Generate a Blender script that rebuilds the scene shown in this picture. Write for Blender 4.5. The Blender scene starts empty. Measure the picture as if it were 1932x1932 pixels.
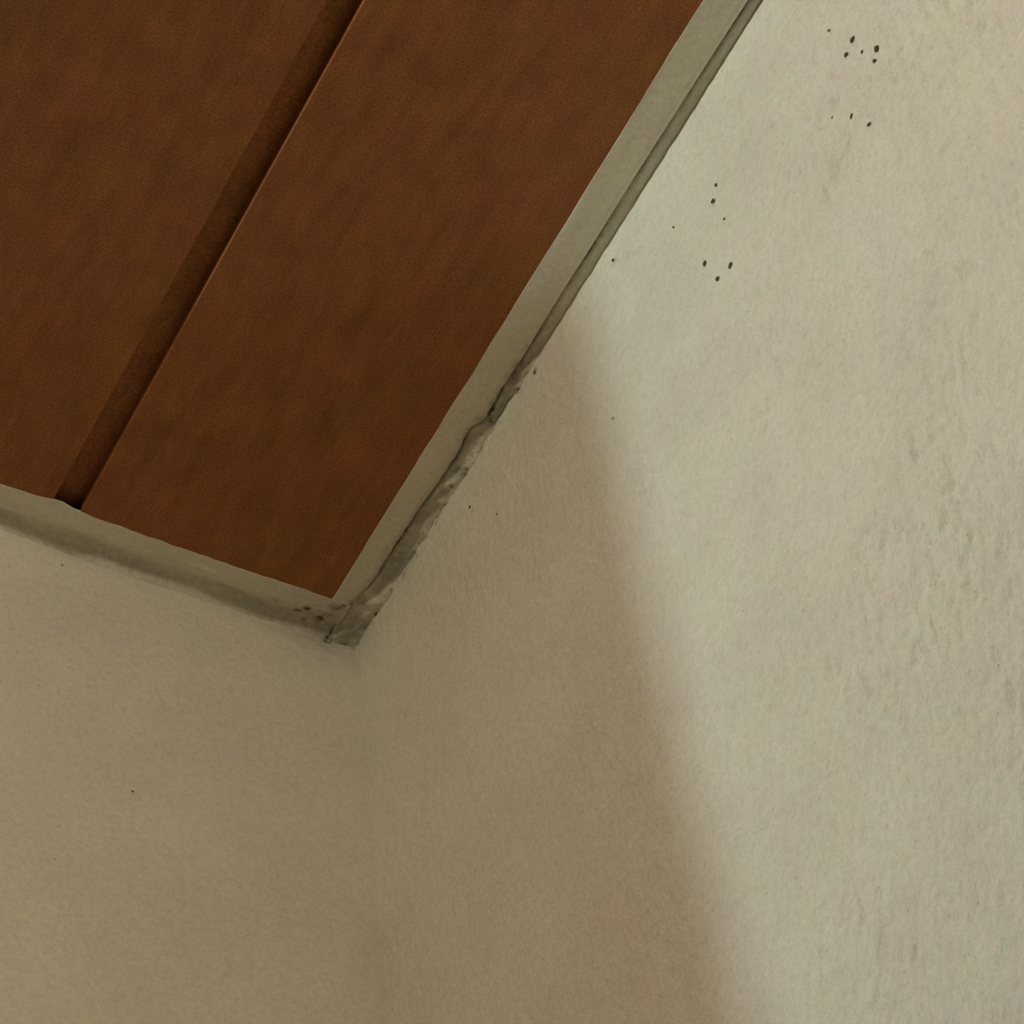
import bpy, math
import numpy as np
from mathutils import Matrix

# ---------------------------------------------------------------- camera
# world: X towards the lit wall, Y towards the shaded wall, Z up; the camera stands at the origin, 1.5 m up
CAMZ = 1.5
scene = bpy.context.scene
EL = (0.88053683, 0.31803281, 0.35143991)     # world X, Y, Z seen in camera axes (right, down, forward)
ER = (-0.46537398, 0.72073867, 0.51377313)
EU = (-0.08989962, -0.61594715, 0.78264114)
cam_data = bpy.data.cameras.new('camera')
cam_data.sensor_width = 36.0
cam_data.lens = 36.0 * 6390.0 / 1932.0
cam_data.clip_start = 0.01
cam = bpy.data.objects.new('camera', cam_data)
scene.collection.objects.link(cam)
cam.matrix_world = Matrix((
    (EL[0], -EL[1], -EL[2], 0.0),
    (ER[0], -ER[1], -ER[2], 0.0),
    (EU[0], -EU[1], -EU[2], CAMZ),
    (0, 0, 0, 1)))
scene.camera = cam

# ---------------------------------------------------------------- world and exposure
world = bpy.data.worlds.new('world')
scene.world = world
world.use_nodes = True
world.node_tree.nodes['Background'].inputs[0].default_value = (0, 0, 0, 1)   # closed room at night
scene.view_settings.view_transform = 'Standard'
scene.view_settings.look = 'None'
scene.view_settings.gamma = 1.0
scene.view_settings.use_curve_mapping = False
scene.view_settings.exposure = EXPOSURE = 0.0
# two ceiling lamps close under the boards: a cool white bulb behind the wall stub, and an unseen warm globe added to fill the shaded side
LAMPS = [  # label, position, radius, colour, strength
    ('small cool white globe lamp under the ceiling behind the wall stub', (-1.090, 1.338, CAMZ + 0.905), 0.055, (0.80, 1.04, 1.13), 276.0),
    ('added warm fill lamp, a white globe under the ceiling in the open room', (-0.20, 0.17, CAMZ + 0.950), 0.045, (1.0, 0.885, 0.69), 76.0),
]

# ---------------------------------------------------------------- measures (metres; heights relative to the camera)
H = 1.0            # ceiling above the camera
XW = 0.4244        # face of the lit wall
YW = 0.7390        # face of the shaded wall
STUB_X = 0.064     # free end of the shaded wall
STUB_T = 0.15
X0, X1 = -2.4, 0.56
Y0, Y1 = -1.6, 2.4
T1L = 0.4055       # room edge of the strip along the lit wall
FLOOR = -1.5

# ---------------------------------------------------------------- stains, specks and hairline cracks (a, b, radius, strength)
R_ST= [(.6022,1.0111,.0031,.8000),(.6071,1.0097,.0050,.5000),(.6051,1.0008,.0015,1.0000),(.6168,1.0119,.0019,1.0000),(.6211,1.0119,.0028,.8000),(.6237,1.0094,.0025,.8000),(.6250,1.0044,.0025,.7000),(.6308,1.0126,.0043,.5000),(.6402,1.0181,.0019,.8000),(.6328,1.0061,.0012,.4000),(.6369,1.0051,.0012,.4000),(.6413,1.0045,.0012,.4000),(.6457,1.0014,.0015,.9000),(.6514,1.0059,.0043,.5000),(.6471,1.0008,.0019,.7000),(.6578,1.0046,.0015,.7000),(.6627,1.0063,.0031,.5000),(.6664,1.0002,.0012,.8000),(.6743,1.0027,.0031,.4500),(.6707,.9981,.0009,.8000),(.6785,1.0016,.0025,.3500),(.6813,1.0036,.0009,.6000),(.6982,.9984,.0022,.4000),(.7090,1.0013,.0012,.6000),(.7044,1.0181,.0062,.3000),(.7171,1.0094,.0056,.3500),(.7321,1.0184,.0037,.5000),(.5933,1.0118,.0025,.4000),(.5340,.9882,.0015,.2000),(.5924,.9957,.0012,.7000)]
T1_ST= [(.4197,.5956,.0017,.8000),(.4203,.6013,.0027,.5000),(.4241,.6046,.0009,1.0000),(.4194,.6096,.0010,1.0000),(.4194,.6138,.0015,.8000),(.4204,.6179,.0014,.8000),(.4225,.6223,.0014,.7000),(.4191,.6230,.0024,.5000),(.4168,.6288,.0010,.8000),(.4218,.6290,.0007,.4000),(.4222,.6336,.0007,.4000),(.4225,.6384,.0007,.4000),(.4238,.6448,.0009,.9000),(.4219,.6476,.0024,.5000),(.4241,.6466,.0010,.7000),(.4224,.6547,.0009,.7000),(.4217,.6586,.0017,.5000),(.4243,.6663,.0007,.8000),(.4233,.6725,.0017,.4500),(.4252,.6720,.0005,.8000),(.4237,.6774,.0014,.3500),(.4229,.6788,.0005,.6000),(.4251,.6993,.0012,.4000),(.4238,.7081,.0007,.6000),(.4168,.6919,.0034,.3000),(.4205,.7104,.0031,.3500),(.4167,.7189,.0020,.5000),(.4194,.5864,.0014,.4000),(.4295,.5404,.0009,.2000),(.4262,.5950,.0007,.7000)]
L_ST= [(.3995,1.0075,.0015,.9000),(.4033,1.0116,.0015,1.0000),(.4053,1.0096,.0010,.8000),(.4088,1.0078,.0020,.9000),(.4020,1.0029,.0013,.5000),(.4091,1.0054,.0088,.3000),(.4115,.9986,.0010,.9000),(.4160,1.0180,.0025,.5000),(.3901,1.0103,.0013,.6000),(.4201,1.0220,.0010,.8000),(.4184,1.0192,.0015,.6000),(.4130,1.0130,.0035,.4000),(.4100,1.0004,.0150,.1500)]
T2_ST= [(.3965,.7335,.0013,.9000),(.3987,.7305,.0013,1.0000),(.4014,.7320,.0009,.8000),(.4056,.7333,.0018,.9000),(.4008,.7368,.0011,.5000),(.4069,.7350,.0077,.3000),(.4121,.7401,.0009,.9000),(.4086,.7259,.0022,.5000),(.3861,.7314,.0011,.6000),(.4111,.7231,.0009,.8000),(.4105,.7251,.0013,.6000),(.4077,.7295,.0031,.4000),(.4099,.7387,.0132,.1500)]
SPECK= [(.3930,.9218,.0016),(.3977,.9195,.0014),(.3908,.9108,.0009),(.3847,.9033,.0016),(.3872,.8997,.0010),(.4016,.9410,.0008),(.4034,.8911,.0014),(.4116,.9025,.0006),(.3977,.8775,.0012),(.4725,.9500,.0008),(.4760,.9449,.0012),(.4726,.9293,.0007),(.4988,.9606,.0007),(.4874,.9231,.0013),(.4751,.9055,.0014),(.4830,.9082,.0013),(.5929,.9953,.0009),(.6470,.9791,.0009),(.6300,.9551,.0006),(.5521,.9166,.0006),(.7220,.9998,.0008),(.7341,1.0066,.0007),(.5349,.9896,.0010)]
SPL= [(.4115,.9986,.0010),(.3015,.9881,.0006),(.3297,.8765,.0006)]
CRK= [[(.4907, .7007), (.4815, .6933), (.4753, .6861), (.4682, .6777), (.4635, .6711), (.4539, .6594), (.4402, .6456), (.437, .6402)], [(.3475, .8394), (.3401, .8301), (.3322, .82)], [(.4445, .6438), (.4388, .6351)], [(.4817, .6836), (.4854, .6755), (.4878, .6672)], [(.492, .6844), (.4909, .6797)], [(.5372, .668), (.5345, .6621), (.5323, .6593)], [(.5441, .683), (.5392, .6714), (.536, .6649)], [(.5542, .6886), (.5497, .677)], [(.4263, .7738), (.4237, .7642)], [(.4051, .7914), (.4049, .7853)], [(.495, .7305), (.4903, .7212)], [(.4619, .6516), (.4629, .6454)], [(.4338, .8437), (.4257, .83)], [(.426, .6354), (.4185, .6251), (.412, .6132)], [(.5256, .6333), (.5252, .6271)], [(.4126, .8236), (.404, .8049), (.3919, .7895)]]

rng = np.random.default_rng(7)
def stub_x(z):
    """unseen free end of the shaded wall, leaned to slant the shadow it casts"""
    return STUB_X + 0.062 * (z - 0.875)

col = scene.collection

# ---------------------------------------------------------------- helpers
def smooth(a, b, x):
    t = np.clip((x - a) / (b - a), 0, 1)
    return t * t * (3 - 2 * t)

def fnoise(ny, nx, dy, dx, sy, sx):
    """filtered noise on a grid, unit variance; sy, sx = feature size in metres"""
    w = rng.standard_normal((ny, nx))
    fy = np.fft.fftfreq(ny, dy)[:, None]
    fx = np.fft.rfftfreq(nx, dx)[None, :]
    g = np.exp(-2 * (math.pi ** 2) * ((fy * sy) ** 2 + (fx * sx) ** 2))
    o = np.fft.irfft2(np.fft.rfft2(w) * g, s=(ny, nx))
    return o / (o.std() + 1e-12)

def blobs(lst, A, B):
    """stains: soft spots at (a, b) with radius and strength"""
    s = np.zeros_like(A)
    for a, b, r, k in lst:
        s = np.maximum(s, k * np.exp(-((A - a) ** 2 + (B - b) ** 2) / (1.3 * r) ** 2))
    return s

def mesh_obj(name, verts, faces, mat, parent=None, smooth_shade=False, stain_shade=None):
    me = bpy.data.meshes.new(name)
    me.from_pydata([tuple(v) for v in verts], [], [tuple(f) for f in faces])
    me.update()
    return finish(name, me, mat, parent, smooth_shade, stain_shade)

def finish(name, me, mat, parent=None, smooth_shade=False, stain_shade=None):
    me.materials.append(mat)
    if smooth_shade:
        me.polygons.foreach_set('use_smooth', np.ones(len(me.polygons), dtype=bool))
    if stain_shade is not None:
        at = me.attributes.new('stain_shade', 'FLOAT', 'POINT')
        buf = np.zeros(len(me.vertices), dtype=np.float32)
        buf[:stain_shade.size] = stain_shade.ravel()
        at.data.foreach_set('value', buf)
    o = bpy.data.objects.new(name, me)
    col.objects.link(o)
    if parent:
        o.parent = parent
    return o

def grid_mesh(name, P, extra_v=None, extra_f=None, flip=False):
    """P: (n, m, 3) points -> quad grid, with optional extra geometry appended"""
    n, m = P.shape[:2]
    idx = np.arange(n * m).reshape(n, m)
    q = np.stack([idx[:-1, :-1], idx[:-1, 1:], idx[1:, 1:], idx[1:, :-1]], -1).reshape(-1, 4)
    if flip:
        q = q[:, ::-1]
    V = P.reshape(-1, 3)
    F = q
    if extra_v is not None:
        F = np.concatenate([q, np.asarray(extra_f) + len(V)])
        V = np.concatenate([V, np.asarray(extra_v, dtype=float)])
    me = bpy.data.meshes.new(name)
    me.vertices.add(len(V))
    me.vertices.foreach_set('co', V.astype(np.float32).ravel())
    me.loops.add(len(F) * 4)
    me.loops.foreach_set('vertex_index', F.astype(np.int32).ravel())
    me.polygons.add(len(F))
    me.polygons.foreach_set('loop_start', np.arange(0, len(F) * 4, 4, dtype=np.int32))
    me.update(calc_edges=True)
    me.validate()
    return me

def box(x0, x1, y0, y1, z0, z1):
    v = [(x0, y0, z0), (x1, y0, z0), (x1, y1, z0), (x0, y1, z0), (x0, y0, z1), (x1, y0, z1), (x1, y1, z1), (x0, y1, z1)]
    f = [(0, 3, 2, 1), (4, 5, 6, 7), (0, 1, 5, 4), (1, 2, 6, 5), (2, 3, 7, 6), (3, 0, 4, 7)]
    return v, f

def axis(*parts):
    """piecewise axis: (start, end, step) with step None for a single jump"""
    a = []
    for s, e, st in parts:
        n = max(1, int(round((e - s) / st))) if st else 1
        a.extend(np.linspace(s, e, n + 1)[:-1].tolist())
    a.append(parts[-1][1])
    return np.array(a)

def structure(o):
    o['kind'] = 'structure'
    return o

# ---------------------------------------------------------------- materials
def mat(name, build):
    m = bpy.data.materials.new(name)
    m.use_nodes = True
    nt = m.node_tree
    b = nt.nodes['Principled BSDF']
    build(nt, b)
    return m

def N(nt, t, **kw):
    n = nt.nodes.new(t)
    for k, v in kw.items():
        setattr(n, k, v)
    return n

def noise(nt, vec, scale, detail=2.0, rough=0.5, dist=0.0):
    n = N(nt, 'ShaderNodeTexNoise')
    nt.links.new(vec, n.inputs['Vector'])
    n.inputs['Scale'].default_value = scale
    n.inputs['Detail'].default_value = detail
    n.inputs['Roughness'].default_value = rough
    n.inputs['Distortion'].default_value = dist
    return n

def ramp(nt, src, stops):
    r = N(nt, 'ShaderNodeValToRGB')
    nt.links.new(src, r.inputs[0])
    e = r.color_ramp.elements
    while len(e) < len(stops):
        e.new(0.5)
    for i, (p, c) in enumerate(stops):
        e[i].position = p
        e[i].color = (*c, 1) if len(c) == 3 else c
    return r

def mix(nt, a, b, fac, mode='MIX'):
    m = N(nt, 'ShaderNodeMix', data_type='RGBA', blend_type=mode)
    for sock, v in ((m.inputs[0], fac), (m.inputs[6], a), (m.inputs[7], b)):
        if hasattr(v, 'is_linked'):
            nt.links.new(v, sock)
        else:
            sock.default_value = v if isinstance(v, (int, float)) else (*v, 1)
    return m.outputs[2]

def math_node(nt, op, a, b):
    m = N(nt, 'ShaderNodeMath', operation=op)
    for i, v in enumerate((a, b)):
        if hasattr(v, 'is_linked'):
            nt.links.new(v, m.inputs[i])
        else:
            m.inputs[i].default_value = v
    return m.outputs[0]

CREAM = (0.79, 0.755, 0.62)
CREAM_PINK = (0.785, 0.735, 0.625)
CREAM_OLIVE = (0.785, 0.76, 0.60)

def plaster(bump, use_stain_shade=True, tint=(1, 1, 1), rough=0.75):
    def build(nt, b):
        co = N(nt, 'ShaderNodeTexCoord').outputs['Object']
        # slow hue drift of old paint
        n1 = noise(nt, co, 38, 3, 0.55)
        base = ramp(nt, n1.outputs['Fac'], [(0.36, CREAM_PINK), (0.5, CREAM), (0.64, CREAM_OLIVE)]).outputs[0]
        n2 = noise(nt, co, 22, 2)
        base = mix(nt, base, ramp(nt, n2.outputs['Fac'], [(0.4, (0.975, 0.97, 0.965)), (0.6, (1.02, 1.02, 1.02))]).outputs[0], 1.0, 'MULTIPLY')
        # fine grain and pin holes
        n3 = noise(nt, co, 1500, 2, 0.7)
        base = mix(nt, base, ramp(nt, n3.outputs['Fac'], [(0.30, (0.90, 0.89, 0.87)), (0.5, (1, 1, 1)), (0.72, (1.05, 1.05, 1.05))]).outputs[0], 1.0, 'MULTIPLY')
        n5 = noise(nt, co, 430, 3, 0.7)
        base = mix(nt, base, ramp(nt, n5.outputs['Fac'], [(0.32, (0.915, 0.91, 0.90)), (0.5, (1, 1, 1)), (0.68, (1.055, 1.055, 1.06))]).outputs[0], 1.0, 'MULTIPLY')
        n4 = noise(nt, co, 620, 1, 0.5)
        base = mix(nt, base, ramp(nt, n4.outputs['Fac'], [(0.2, (0.72, 0.70, 0.66)), (0.27, (1, 1, 1))]).outputs[0], 1.0, 'MULTIPLY')
        if tint != (1, 1, 1):
            base = mix(nt, base, tint, 1.0, 'MULTIPLY')
        if use_stain_shade:
            at = N(nt, 'ShaderNodeAttribute', attribute_name='stain_shade').outputs['Fac']
            ns = noise(nt, co, 420, 4, 0.65)
            f = math_node(nt, 'MULTIPLY', at, ramp(nt, ns.outputs['Fac'], [(0.33, (0.45,) * 3), (0.62, (1.25,) * 3)]).outputs[0])
            f = math_node(nt, 'MINIMUM', f, 0.97)
            base = mix(nt, base, (0.075, 0.066, 0.036), f)
        nt.links.new(base, b.inputs['Base Color'])
        b.inputs['Roughness'].default_value = rough
        b.inputs['Specular IOR Level'].default_value = 0.25
        if bump:
            mb = N(nt, 'ShaderNodeMapping')
            nt.links.new(co, mb.inputs['Vector'])
            mb.inputs['Scale'].default_value = (1.0, 1.0, 0.6)
            nb = noise(nt, mb.outputs[0], 480, 3, 0.65)
            bp = N(nt, 'ShaderNodeBump')
            bp.inputs['Strength'].default_value = bump
            bp.inputs['Distance'].default_value = 0.0010
            nt.links.new(nb.outputs['Fac'], bp.inputs['Height'])
            nt.links.new(bp.outputs[0], b.inputs['Normal'])
    return build

M_WALL = mat('cream_wall_plaster', plaster(0.9))
M_SMOOTH = mat('cream_wall_plaster_smooth', plaster(0.3))
M_TRIM = mat('cream_painted_strip', plaster(0.22, tint=(1.0, 0.98, 0.98), rough=0.6))
M_TAN = mat('tan_wall_paint', plaster(0.2, use_stain_shade=False, tint=(0.36, 0.31, 0.27)))

def wood(nt, b):
    co = N(nt, 'ShaderNodeTexCoord').outputs['Object']
    oi = N(nt, 'ShaderNodeObjectInfo').outputs['Random']
    add = N(nt, 'ShaderNodeVectorMath', operation='ADD')
    nt.links.new(co, add.inputs[0])
    cv = N(nt, 'ShaderNodeCombineXYZ')
    nt.links.new(math_node(nt, 'MULTIPLY', oi, 7.0), cv.inputs[1])
    nt.links.new(cv.outputs[0], add.inputs[1])
    v = add.outputs[0]
    mp = N(nt, 'ShaderNodeMapping')
    nt.links.new(v, mp.inputs['Vector'])
    mp.inputs['Scale'].default_value = (1.0, 0.22, 1.0)
    base = ramp(nt, noise(nt, mp.outputs[0], 150, 4, 0.6, 0.4).outputs['Fac'],
                [(0.3, WOOD_D), (0.5, WOOD_M), (0.7, WOOD_L)]).outputs[0]
    # blotchy stain of the varnish
    base = mix(nt, base, ramp(nt, noise(nt, v, 55, 3, 0.6).outputs['Fac'], [(0.35, (0.91, 0.90, 0.95)), (0.5, (1, 1, 1)), (0.66, (1.07, 1.06, 0.95))]).outputs[0], 1.0, 'MULTIPLY')
    base = mix(nt, base, ramp(nt, noise(nt, v, 33, 2, 0.5).outputs['Fac'], [(0.38, (1.03, 0.965, 1.06)), (0.62, (0.98, 1.03, 0.92))]).outputs[0], 1.0, 'MULTIPLY')
    base = mix(nt, base, ramp(nt, noise(nt, v, 1300, 2, 0.7).outputs['Fac'], [(0.30, (0.58, 0.56, 0.54)), (0.5, (1, 1, 1)), (0.70, (1.34, 1.32, 1.3))]).outputs[0], 1.0, 'MULTIPLY')
    nt.links.new(base, b.inputs['Base Color'])
    b.inputs['Roughness'].default_value = 0.62
    b.inputs['Specular IOR Level'].default_value = 0.2
    bp = N(nt, 'ShaderNodeBump')
    bp.inputs['Strength'].default_value = 0.15
    bp.inputs['Distance'].default_value = 0.0004
    nt.links.new(noise(nt, mp.outputs[0], 700, 3).outputs['Fac'], bp.inputs['Height'])
    nt.links.new(bp.outputs[0], b.inputs['Normal'])

WOOD_D = (0.285, 0.104, 0.034)
WOOD_M = (0.330, 0.124, 0.041)
WOOD_L = (0.375, 0.144, 0.049)
M_WOOD = mat('brown_varnished_wood', wood)

def floor_wood(nt, b):
    co = N(nt, 'ShaderNodeTexCoord').outputs['Object']
    mp = N(nt, 'ShaderNodeMapping')
    nt.links.new(co, mp.inputs['Vector'])
    mp.inputs['Scale'].default_value = (1, 0.1, 1)
    nt.links.new(ramp(nt, noise(nt, mp.outputs[0], 30, 4).outputs['Fac'], [(0.3, (0.07, 0.045, 0.025)), (0.7, (0.11, 0.07, 0.04))]).outputs[0], b.inputs['Base Color'])
    b.inputs['Roughness'].default_value = 0.5
M_FLOOR = mat('dark_wood_floor', floor_wood)

def dark(nt, b):
    co = N(nt, 'ShaderNodeTexCoord').outputs['Object']
    nt.links.new(ramp(nt, noise(nt, co, 900, 2).outputs['Fac'], [(0.35, (0.035, 0.028, 0.016)), (0.7, (0.12, 0.10, 0.06))]).outputs[0], b.inputs['Base Color'])
    b.inputs['Roughness'].default_value = 0.9
M_DARK = mat('dark_brown_speck', dark)

def fixture(nt, b):
    b.inputs['Base Color'].default_value = (0.75, 0.74, 0.70, 1)
    b.inputs['Roughness'].default_value = 0.4
M_FIX = mat('white_lamp_metal', fixture)

def glow(color, strength):
    def build(nt, b):
        b.inputs['Base Color'].default_value = (0.9, 0.9, 0.88, 1)
        b.inputs['Emission Color'].default_value = (*color, 1)
        b.inputs['Emission Strength'].default_value = strength
    return build

# ---------------------------------------------------------------- wall_right: the lit plaster wall
def build_wall_right():
    ys = axis((Y0, 0.26, 0.31), (0.26, 0.30, 0.004), (0.30, 0.742, 0.0008), (0.742, 0.76, 0.006), (0.76, Y1, 0.41))
    zs = axis((FLOOR, 0.48, 0.33), (0.48, 0.52, 0.004), (0.52, H + 0.0136, 0.0008))
    Yg, Zg = np.meshgrid(ys, zs)
    n, m = Yg.shape
    fade = smooth(0.27, 0.31, Yg) * (1 - smooth(0.738, 0.742, Yg)) * smooth(0.49, 0.53, Zg)
    d = 0.0008
    # trowel and roller relief: fine stipple, longer upright strokes, slow waves
    fine = fnoise(n, m, d, d, 0.0011, 0.0009)
    strokes = fnoise(n, m, d, d, 0.0026, 0.0010)
    slow = fnoise(n, m, d, d, 0.018, 0.014)
    patch = 0.45 + 0.55 * smooth(-0.6, 1.0, fnoise(n, m, d, d, 0.022, 0.018))
    rough_side = 0.35 + 0.65 * smooth(0.53, 0.42, Yg)
    disp = patch * rough_side * (0.00014 * fine + 0.00036 * np.clip(strokes, -1.6, 2.6)) + 0.00012 * slow
    disp = disp * (1 - 0.85 * smooth(0.970, 0.995, Zg))
    # hairline cracks and scratches
    for pl in CRK:
        for (a, b), (c, e) in zip(pl[:-1], pl[1:]):
            L2 = (c - a) ** 2 + (e - b) ** 2 + 1e-12
            t = np.clip(((Yg - a) * (c - a) + (Zg - b) * (e - b)) / L2, 0, 1)
            dist = np.hypot(Yg - a - t * (c - a), Zg - b - t * (e - b))
            disp = disp - 0.00032 * np.exp(-(dist / 0.0009) ** 2)
            disp = disp + 0.00012 * np.exp(-((dist - 0.0019) / 0.0012) ** 2)
    # ragged plaster lip under the strip
    lip = np.exp(-((Zg - (H - 0.001)) / 0.0035) ** 2)
    disp = disp + lip * (0.00010 + 0.00022 * smooth(0.57, 0.62, Yg)) * fnoise(n, m, d, d, 0.0010, 0.0014) * fade
    X = XW - disp * fade
    st = blobs([(a, b, r_, k) for a, b, r_, k in R_ST if b < 1.004], Yg, Zg)
    # broad grey bloom of mould under the open joint
    bloom = np.exp(-np.maximum(0, (H + 0.002 - Zg)) / 0.007) * smooth(0.575, 0.62, Yg) * (0.5 + 0.35 * np.clip(fnoise(n, m, d, d, 0.004, 0.006), -1, 1.5))
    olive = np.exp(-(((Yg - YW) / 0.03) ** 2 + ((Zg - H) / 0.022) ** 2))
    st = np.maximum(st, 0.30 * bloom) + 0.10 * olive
    # tiny mould dots sprinkled along the joint
    dots = fnoise(n, m, d, d, 0.0009, 0.0009)
    st = st + 0.5 * smooth(2.35, 3.0, dots) * np.exp(-np.maximum(0, H - Zg) / 0.03) * smooth(0.57, 0.60, Yg)
    # faint yellow-green fringe where the strip's joint is damp
    fr = np.exp(-((Zg - H) / 0.0022) ** 2) * smooth(0.6, 1.6, fnoise(n, m, d, d, 0.004, 0.008)) * (Yg < 0.57)
    st = st + 0.22 * fr + 0.16 * patch * rough_side * smooth(1.3, 2.6, -strokes - 0.5 * fine)  # also darkens stroke hollows in the colour, standing in for relief shading
    st = st * fade
    P = np.stack([X, Yg, Zg + CAMZ], -1)
    bv, bf = box(XW + 0.009, X1, Y0, Y1, CAMZ + FLOOR, CAMZ + H + 0.0136)
    me = grid_mesh('wall_right', P, bv, bf, flip=True)
    o = structure(finish('wall_right', me, M_WALL, None, True, st))
    o['label'] = 'brightly lit cream plaster wall with rough trowelled texture and dark specks'
    return o
wall_right = build_wall_right()

# ---------------------------------------------------------------- wall_left: the shaded wall stub
def build_wall_left():
    xs = axis((STUB_X, 0.25, 0.062), (0.25, XW + 0.0008, 0.0009))
    zs = axis((FLOOR, 0.60, 0.35), (0.60, H + 0.0136, 0.0009))
    Xg, Zg = np.meshgrid(xs, zs)
    n, m = Xg.shape
    d = 0.0009
    fade = smooth(0.25, 0.26, Xg) * smooth(0.60, 0.63, Zg)
    disp = 0.00004 * fnoise(n, m, d, d, 0.002, 0.0016) + 0.0002 * fnoise(n, m, d, d, 0.02, 0.02)
    top = smooth(H - 0.013, H + 0.005, Zg)
    Y = YW - disp * fade + 0.0032 * top + 0.0003 * top * fnoise(n, m, d, d, 0.003, 0.006) * fade
    st = blobs([b for b in L_ST if b[1] < 1.01], Xg, Zg)
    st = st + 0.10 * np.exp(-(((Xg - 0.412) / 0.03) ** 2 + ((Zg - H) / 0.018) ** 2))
    st = st + 0.20 * np.exp(-np.maximum(0, H + 0.002 - Zg) / 0.006) * (0.7 + 0.3 * np.clip(fnoise(n, m, d, d, 0.003, 0.01), -1, 1))  # soft shade under the strip, painted into the wall colour
    lean = 1 - np.clip((Xg - STUB_X) / (0.25 - STUB_X), 0, 1)
    P = np.stack([Xg + (stub_x(Zg) - STUB_X) * lean, Y, Zg + CAMZ], -1)
    bv, bf = box(STUB_X, XW + 0.004, YW + 0.006, YW + STUB_T, CAMZ + FLOOR, CAMZ + H + 0.0136)
    k = len(bv)
    bv += [(STUB_X, YW, CAMZ + FLOOR), (STUB_X, YW + 0.006, CAMZ + FLOOR), (STUB_X, YW + 0.006, CAMZ + H + 0.0136), (STUB_X, YW, CAMZ + H + 0.0136)]
    bf += [(k, k + 3, k + 2, k + 1)]
    bv = [(stub_x(z - CAMZ) if x == STUB_X else x, y, z) for x, y, z in bv]
    me = grid_mesh('wall_left', P, bv, bf)
    o = structure(finish('wall_left', me, M_SMOOTH, None, True, st * fade))
    o['label'] = 'shaded smooth cream wall below the brown board ceiling'
    return o
wall_left = build_wall_left()

# ---------------------------------------------------------------- the rest of the room
def slab(name, b, m, label):
    o = structure(mesh_obj(name, *box(*b), m))
    o['label'] = label
    return o
ZB, ZT = CAMZ + FLOOR, CAMZ + H + 0.0136
slab('wall_back', (X0, X1, Y1, Y1 + 0.12, ZB, ZT), M_TAN, 'plain tan wall behind the wall stub')
slab('wall_front', (X0, X1, Y0 - 0.12, Y0, ZB, ZT), M_TAN, 'plain tan wall behind the viewer')
slab('wall_side', (X0 - 0.12, X0, Y0 - 0.12, Y1 + 0.12, ZB, ZT), M_TAN, 'plain tan wall opposite the lit wall')
slab('floor', (X0 - 0.12, X1, Y0 - 0.12, Y1 + 0.12, ZB - 0.1, ZB), M_FLOOR, 'dark brown wooden floor')

# ---------------------------------------------------------------- ceiling: backing slab and separate boards
ceiling = slab('ceiling', (X0 - 0.12, X1, Y0 - 0.12, Y1 + 0.12, ZT, ZT + 0.1), M_WOOD, 'reddish brown varnished board ceiling with wide grooves')
BW, GW = 0.1045, 0.0112
def board_mesh(name, y0, y1, tongue=True):
    """bottom at local z = 0, width BW, edges eased; tongue on the +X side forms the groove floor"""
    e = 0.0004
    prof = [(0, 0.012), (0, e), (e * 0.3, e * 0.3), (e, 0), (BW - e, 0), (BW - e * 0.3, e * 0.3), (BW, e)]
    if tongue:
        prof += [(BW, 0.0058), (BW + GW + 0.0002, 0.0058), (BW + GW + 0.0002, 0.0095), (BW, 0.0095)]
    prof += [(BW, 0.012)]
    k = len(prof)
    v = [(x, y0, z) for x, z in prof] + [(x, y1, z) for x, z in prof]
    f = [(i, i + k, (i + 1) % k + k, (i + 1) % k) for i in range(k)]
    f += [tuple(range(k)), tuple(range(2 * k - 1, k - 1, -1))]
    me = bpy.data.meshes.new(name)
    me.from_pydata(v, [], f)
    me.update()
    me.materials.append(M_WOOD)
    return me
YE = 0.7262
m_short = board_mesh('board_short', Y0, YE)
m_last = board_mesh('board_last', Y0, YE, False)
m_long = board_mesh('board_long', Y0, Y1)
m_rear = board_mesh('board_rear', YW + STUB_T, Y1)
def put_board(me, x):
    o = bpy.data.objects.new('board', me)
    col.objects.link(o)
    o.parent = ceiling
    o.location = (x, 0, CAMZ + H)
k = 0
while True:
    x = 0.3012 - k * (BW + GW)
    if x < X0:
        break
    if k < 3:
        put_board(m_last if k == 0 else m_short, x)
        put_board(m_rear, x)
    else:
        put_board(m_long, x)
    k += 1

# ---------------------------------------------------------------- trim_1: painted strip along the lit wall
CR_Y = [-2, 0.428, 0.465, 0.506, 0.540, 0.561, 0.5815, 0.593, 0.608, 0.6165, 0.621, 0.6293, 0.6436, 0.6645, 0.6868, 0.7051, 0.7156, 0.7225]
CR_X = [0.4196, 0.4198, 0.4193, 0.4190, 0.4192, 0.4189, 0.4192, 0.4194, 0.4190, 0.4196, 0.4203, 0.4166, 0.4180, 0.4166, 0.4161, 0.4163, 0.4146, 0.4135]
def crack_x(y):
    return np.interp(y, CR_Y, CR_X)

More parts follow.
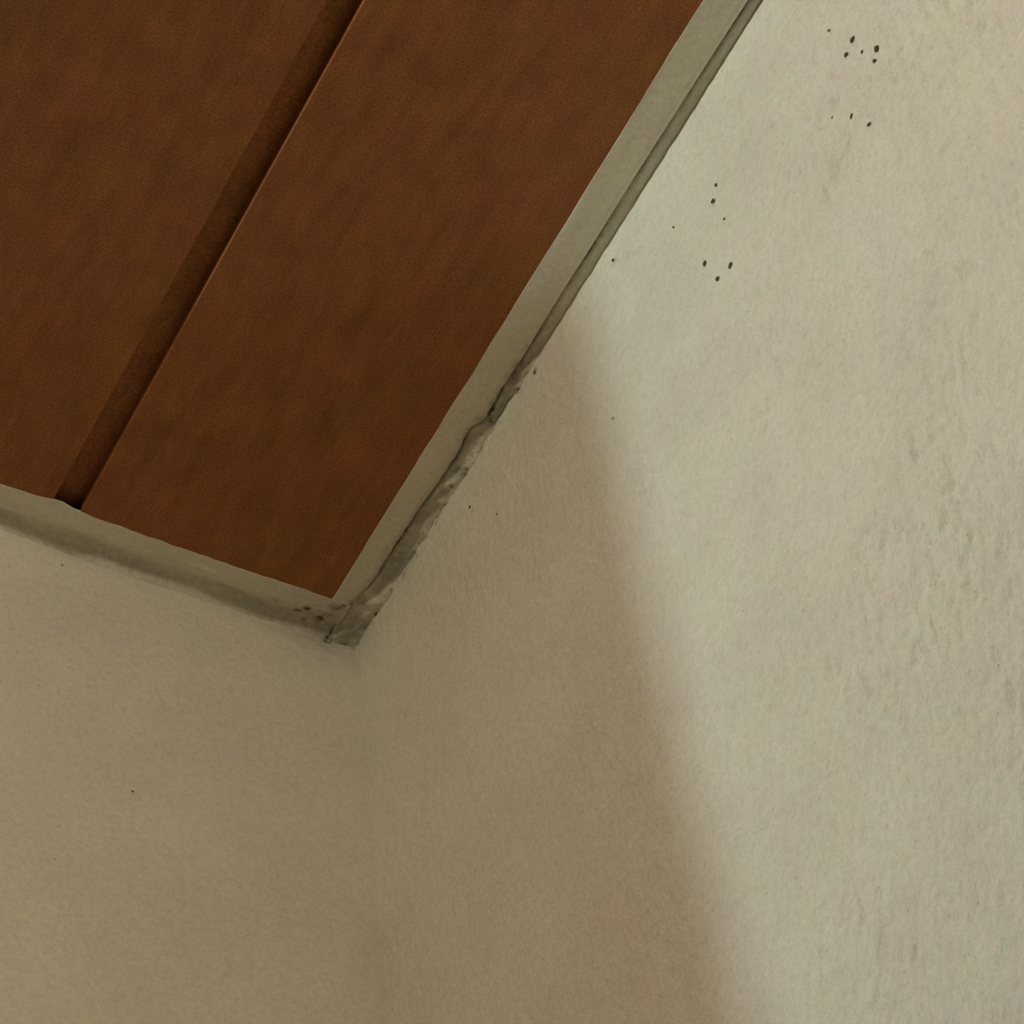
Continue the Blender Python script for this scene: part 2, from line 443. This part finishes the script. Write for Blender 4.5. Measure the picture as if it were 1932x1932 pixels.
def build_trim_1():
    ys = axis((Y0, 0.36, 0.2), (0.36, 0.7225, 0.0007))
    n = len(ys)
    jit = fnoise(1, n, 1, 0.0007, 1, 0.0012)[0] * 0.00022 * smooth(0.58, 0.62, ys)
    rough_l = fnoise(1, n, 1, 0.0007, 1, 0.004)[0] * 0.00010 * smooth(0.37, 0.39, ys)
    xl = T1L + rough_l
    xr = crack_x(ys) + jit
    # cross-section: side up into the boards, flat underside, eased outer edge, side up into the joint
    rows = []
    u = [0.0, 0.01] + np.linspace(0.06, 1, 16).tolist()
    rows.append((xl, np.full(n, 0.0005)))
    for s in u:
        z = np.full(n, -0.00015)
        z = z + 0.0009 * smooth(0.90, 1.0, s)
        rows.append((xl + (xr - xl) * s, z))
    rows.append((xr, np.full(n, 0.0135)))
    P = np.stack([np.stack([x, ys, z + CAMZ + H], -1) for x, z in rows])
    und = fnoise(P.shape[0], n, 0.0008, 0.0007, 0.002, 0.006) * 0.00008
    und[0] = und[-1] = 0
    P[:, :, 2] += np.minimum(und, 0.0001) * smooth(0.37, 0.39, ys)[None]
    Xg, Yg = P[:, :, 0], P[:, :, 1]
    st = blobs(T1_ST, Xg, Yg)
    near = np.exp(-np.maximum(0, xr[None] - Xg) / 0.0016)
    st = np.maximum(st, near * (0.16 + 0.30 * smooth(0.58, 0.62, ys)[None]))
    st = st + 0.05 * smooth(0.60, 0.72, Yg)
    st[-1] = np.maximum(st[-1], 0.5)
    me = grid_mesh('trim_1', P)
    o = structure(finish('trim_1', me, M_TRIM, None, True, st))
    o['label'] = 'cream painted strip between brown ceiling boards and lit wall, with dark open joint'
    return o
trim_1 = build_trim_1()

# ---------------------------------------------------------------- trim_2: uneven painted strip along the shaded wall
def build_trim_2():
    xs = axis((STUB_X + 0.009, 0.25, 0.05), (0.25, 0.4138, 0.0006))
    n = len(xs)
    ex = [0, 0.25, 0.2692, 0.2837, 0.2885, 0.2925, 0.2965, 0.3019, 0.3075, 0.3334, 0.3661, 0.386, 0.4051, 0.42]
    ey = [0.7218, 0.7216, 0.7213, 0.7211, 0.7203, 0.7199, 0.7204, 0.7214, 0.7220, 0.7222, 0.7222, 0.7219, 0.7221, 0.7221]
    live = smooth(0.252, 0.262, xs)
    yl = np.interp(xs, ex, ey) + fnoise(1, n, 1, 0.0006, 1, 0.0018)[0] * 0.00014 * live
    edge = 0.7318 + fnoise(1, n, 1, 0.0006, 1, 0.006)[0] * 0.0004 * live      # where the strip rolls into the joint
    depth = 0.0034 + fnoise(1, n, 1, 0.0006, 1, 0.010)[0] * 0.0007 * live
    depth = depth * (1 - 0.55 * smooth(0.385, 0.412, xs))
    s = [0.0, 0.006] + np.linspace(0.03, 1, 33).tolist()
    yr = YW + 0.0042
    rows = [np.stack([xs, yl, np.full(n, CAMZ + H + 0.0005)], -1)]
    for t in s:
        y = yl + (yr - yl) * t
        z = -0.00015 + depth * smooth(edge - 0.0030, edge + 0.0040, y)
        z = z - 0.0036 * smooth(YW - 0.0022, YW + 0.0042, y)
        rows.append(np.stack([xs, y, CAMZ + H + z], -1))
    P = np.stack(rows)
    P[1:, :, 2] += 0.0010 * smooth(0.4075, 0.4138, xs)[None]
    und = fnoise(P.shape[0], n, 0.0006, 0.0006, 0.0022, 0.004) * 0.00012
    und[0] = 0
    P[:, :, 2] += und * live[None] * smooth(YE, YE + 0.002, P[:, :, 1])
    Xg, Yg = P[:, :, 0], P[:, :, 1]
    st = blobs(T2_ST, Xg, Yg)
    band = smooth(0.7300, 0.7350, Yg)
    st = np.maximum(st, band * (0.17 + 0.07 * fnoise(P.shape[0], n, 0.0006, 0.0006, 0.002, 0.008)))  # shade of the recessed joint painted in as a darker band
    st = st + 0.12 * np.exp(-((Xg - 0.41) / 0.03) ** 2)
    me = grid_mesh('trim_2', P, flip=True)
    o = structure(finish('trim_2', me, M_TRIM, None, True, np.clip(st, 0, 1)))
    o['label'] = 'uneven cream painted strip between brown ceiling boards and shaded wall'
    return o
trim_2 = build_trim_2()

# ---------------------------------------------------------------- crumbling filler by the corner, part of the lit wall; upper run shaped as the strip's shaded band
def build_filler():
    ys = axis((Y0, 0.36, 0.2), (0.36, 0.741, 0.0005))
    n = len(ys)
    s = np.linspace(0, 1, 30)
    Yg, S = np.meshgrid(ys, s)
    xa = crack_x(Yg) - 0.0004
    xa = np.where(Yg > 0.7225, 0.4131, xa)
    xb = XW + 0.0016
    Xg = xa + (xb - xa) * S
    k = len(s)
    n1 = fnoise(k, n, 0.0003, 0.0005, 0.0009, 0.0016)
    n2 = fnoise(k, n, 0.0003, 0.0005, 0.0022, 0.006)
    low = smooth(0.565, 0.605, Yg)                                   # crumbling towards the corner
    z = 0.0012 + 0.0 * S
    calm = 1 - 0.85 * smooth(0.711, 0.721, Yg)
    z = z + calm * (0.0020 + 0.0010 * low) * np.exp(-np.maximum(0, Xg - xa - 0.0010) / 0.0006)    # open crack beside the strip
    z = z - low * 0.0018 * smooth(0.2, 1.0, S)                       # smeared down onto the wall
    z = z - 0.0008 * smooth(YW - 0.006, YW + 0.0015, Yg)             # runs down into the corner
    live = smooth(0.37, 0.39, Yg)
    z = z + live * ((0.00008 + 0.00032 * low) * n1 + (0.00008 + 0.00036 * low) * n2)
    P = np.stack([Xg, Yg, z + CAMZ + H], -1)
    st = blobs(T1_ST, Xg, Yg)
    st = np.maximum(st, 0.07 + low * (0.09 + 0.09 * np.clip(n2, -1, 1.5)))  # base tone paints in the strip's shade; dirtier towards the corner
    st = np.maximum(st, 0.55 * low * np.exp(-np.abs(XW - 0.0004 - Xg) / 0.0005) * smooth(-0.3, 1.0, n2))
    st = np.maximum(st, calm * (0.80 + 0.18 * low) * np.exp(-np.maximum(0, Xg - xa - 0.0013) / 0.0006) * (0.72 + 0.28 * np.clip(n2, -1.8, 1)))
    st = st + 0.07 * smooth(0.718, 0.730, Yg)
    me = grid_mesh('gap_filler', P)
    o = finish('gap_filler', me, M_WALL, wall_right, True, np.clip(st, 0, 1))
    o['label'] = 'dirty crumbling filler by the corner, continued along the joint as a shade-toned band'
    return o
build_filler()

# ---------------------------------------------------------------- fly specks on the walls, one small dab each
def dab(name, r):
    """flat lumpy droplet, local z = away from the wall"""
    v, f = [(0, 0, r * 0.30)], []
    for ring, (rr, h) in enumerate(((0.55, 0.24), (1.0, 0.0))):
        for i in range(9):
            a = 2 * math.pi * i / 9
            q = r * rr * (0.5 + 0.42 * rng.random())
            v.append((q * math.cos(a), q * 1.15 * math.sin(a), r * h))
    for i in range(9):
        j = (i + 1) % 9
        f.append((0, 1 + i, 1 + j))
        f.append((1 + i, 10 + i, 10 + j, 1 + j))
    me = bpy.data.meshes.new(name)
    me.from_pydata(v, [], f)
    me.update()
    me.materials.append(M_DARK)
    return me
RX = Matrix.Rotation(-math.pi / 2, 4, 'Y')      # local z -> -X
RY = Matrix.Rotation(math.pi / 2, 4, 'X')       # local z -> -Y
for y, z, r in SPECK:
    o = bpy.data.objects.new('speck', dab('speck', r))
    col.objects.link(o)
    o.parent = wall_right
    o.matrix_local = Matrix.Translation((XW - 0.0002, y, z + CAMZ)) @ RX @ Matrix.Rotation(rng.random() * 6, 4, 'Z')
for x, z, r in SPL:
    o = bpy.data.objects.new('speck', dab('speck', r))
    col.objects.link(o)
    o.parent = wall_left
    o.matrix_local = Matrix.Translation((x, YW - 0.0002, z + CAMZ)) @ RY @ Matrix.Rotation(rng.random() * 6, 4, 'Z')

# ---------------------------------------------------------------- ceiling lamps outside the frame, the warm one added as fill
def lathe(name, prof, m, parent, seg=40):
    v, f = [], []
    k = len(prof)
    for i in range(seg):
        a = 2 * math.pi * i / seg
        v += [(r * math.cos(a), r * math.sin(a), z) for r, z in prof]
    for i in range(seg):
        j = (i + 1) % seg
        f += [(i * k + q, j * k + q, j * k + q + 1, i * k + q + 1) for q in range(k - 1)]
    return mesh_obj(name, v, f, m, parent, True)
for text, pos, R, color, strength in LAMPS:
    lamp = bpy.data.objects.new('ceiling_lamp', None)
    col.objects.link(lamp)
    lamp.location = (pos[0], pos[1], CAMZ + H)
    lamp['label'] = text
    lamp['category'] = 'ceiling lamp'
    dz = pos[2] - CAMZ - H
    lathe('base_plate', [(0.0005, 0), (R * 0.9, 0), (R * 0.9, -0.006), (R * 0.5, dz + R * 0.87), (0.0005, dz + R * 0.87)], M_FIX, lamp)
    lathe('globe', [(max(0.0005, R * math.sin(t)), dz + R * math.cos(t)) for t in np.linspace(0.12, math.pi, 24)],
          mat('lit_lamp_glass', glow(color, strength)), lamp)
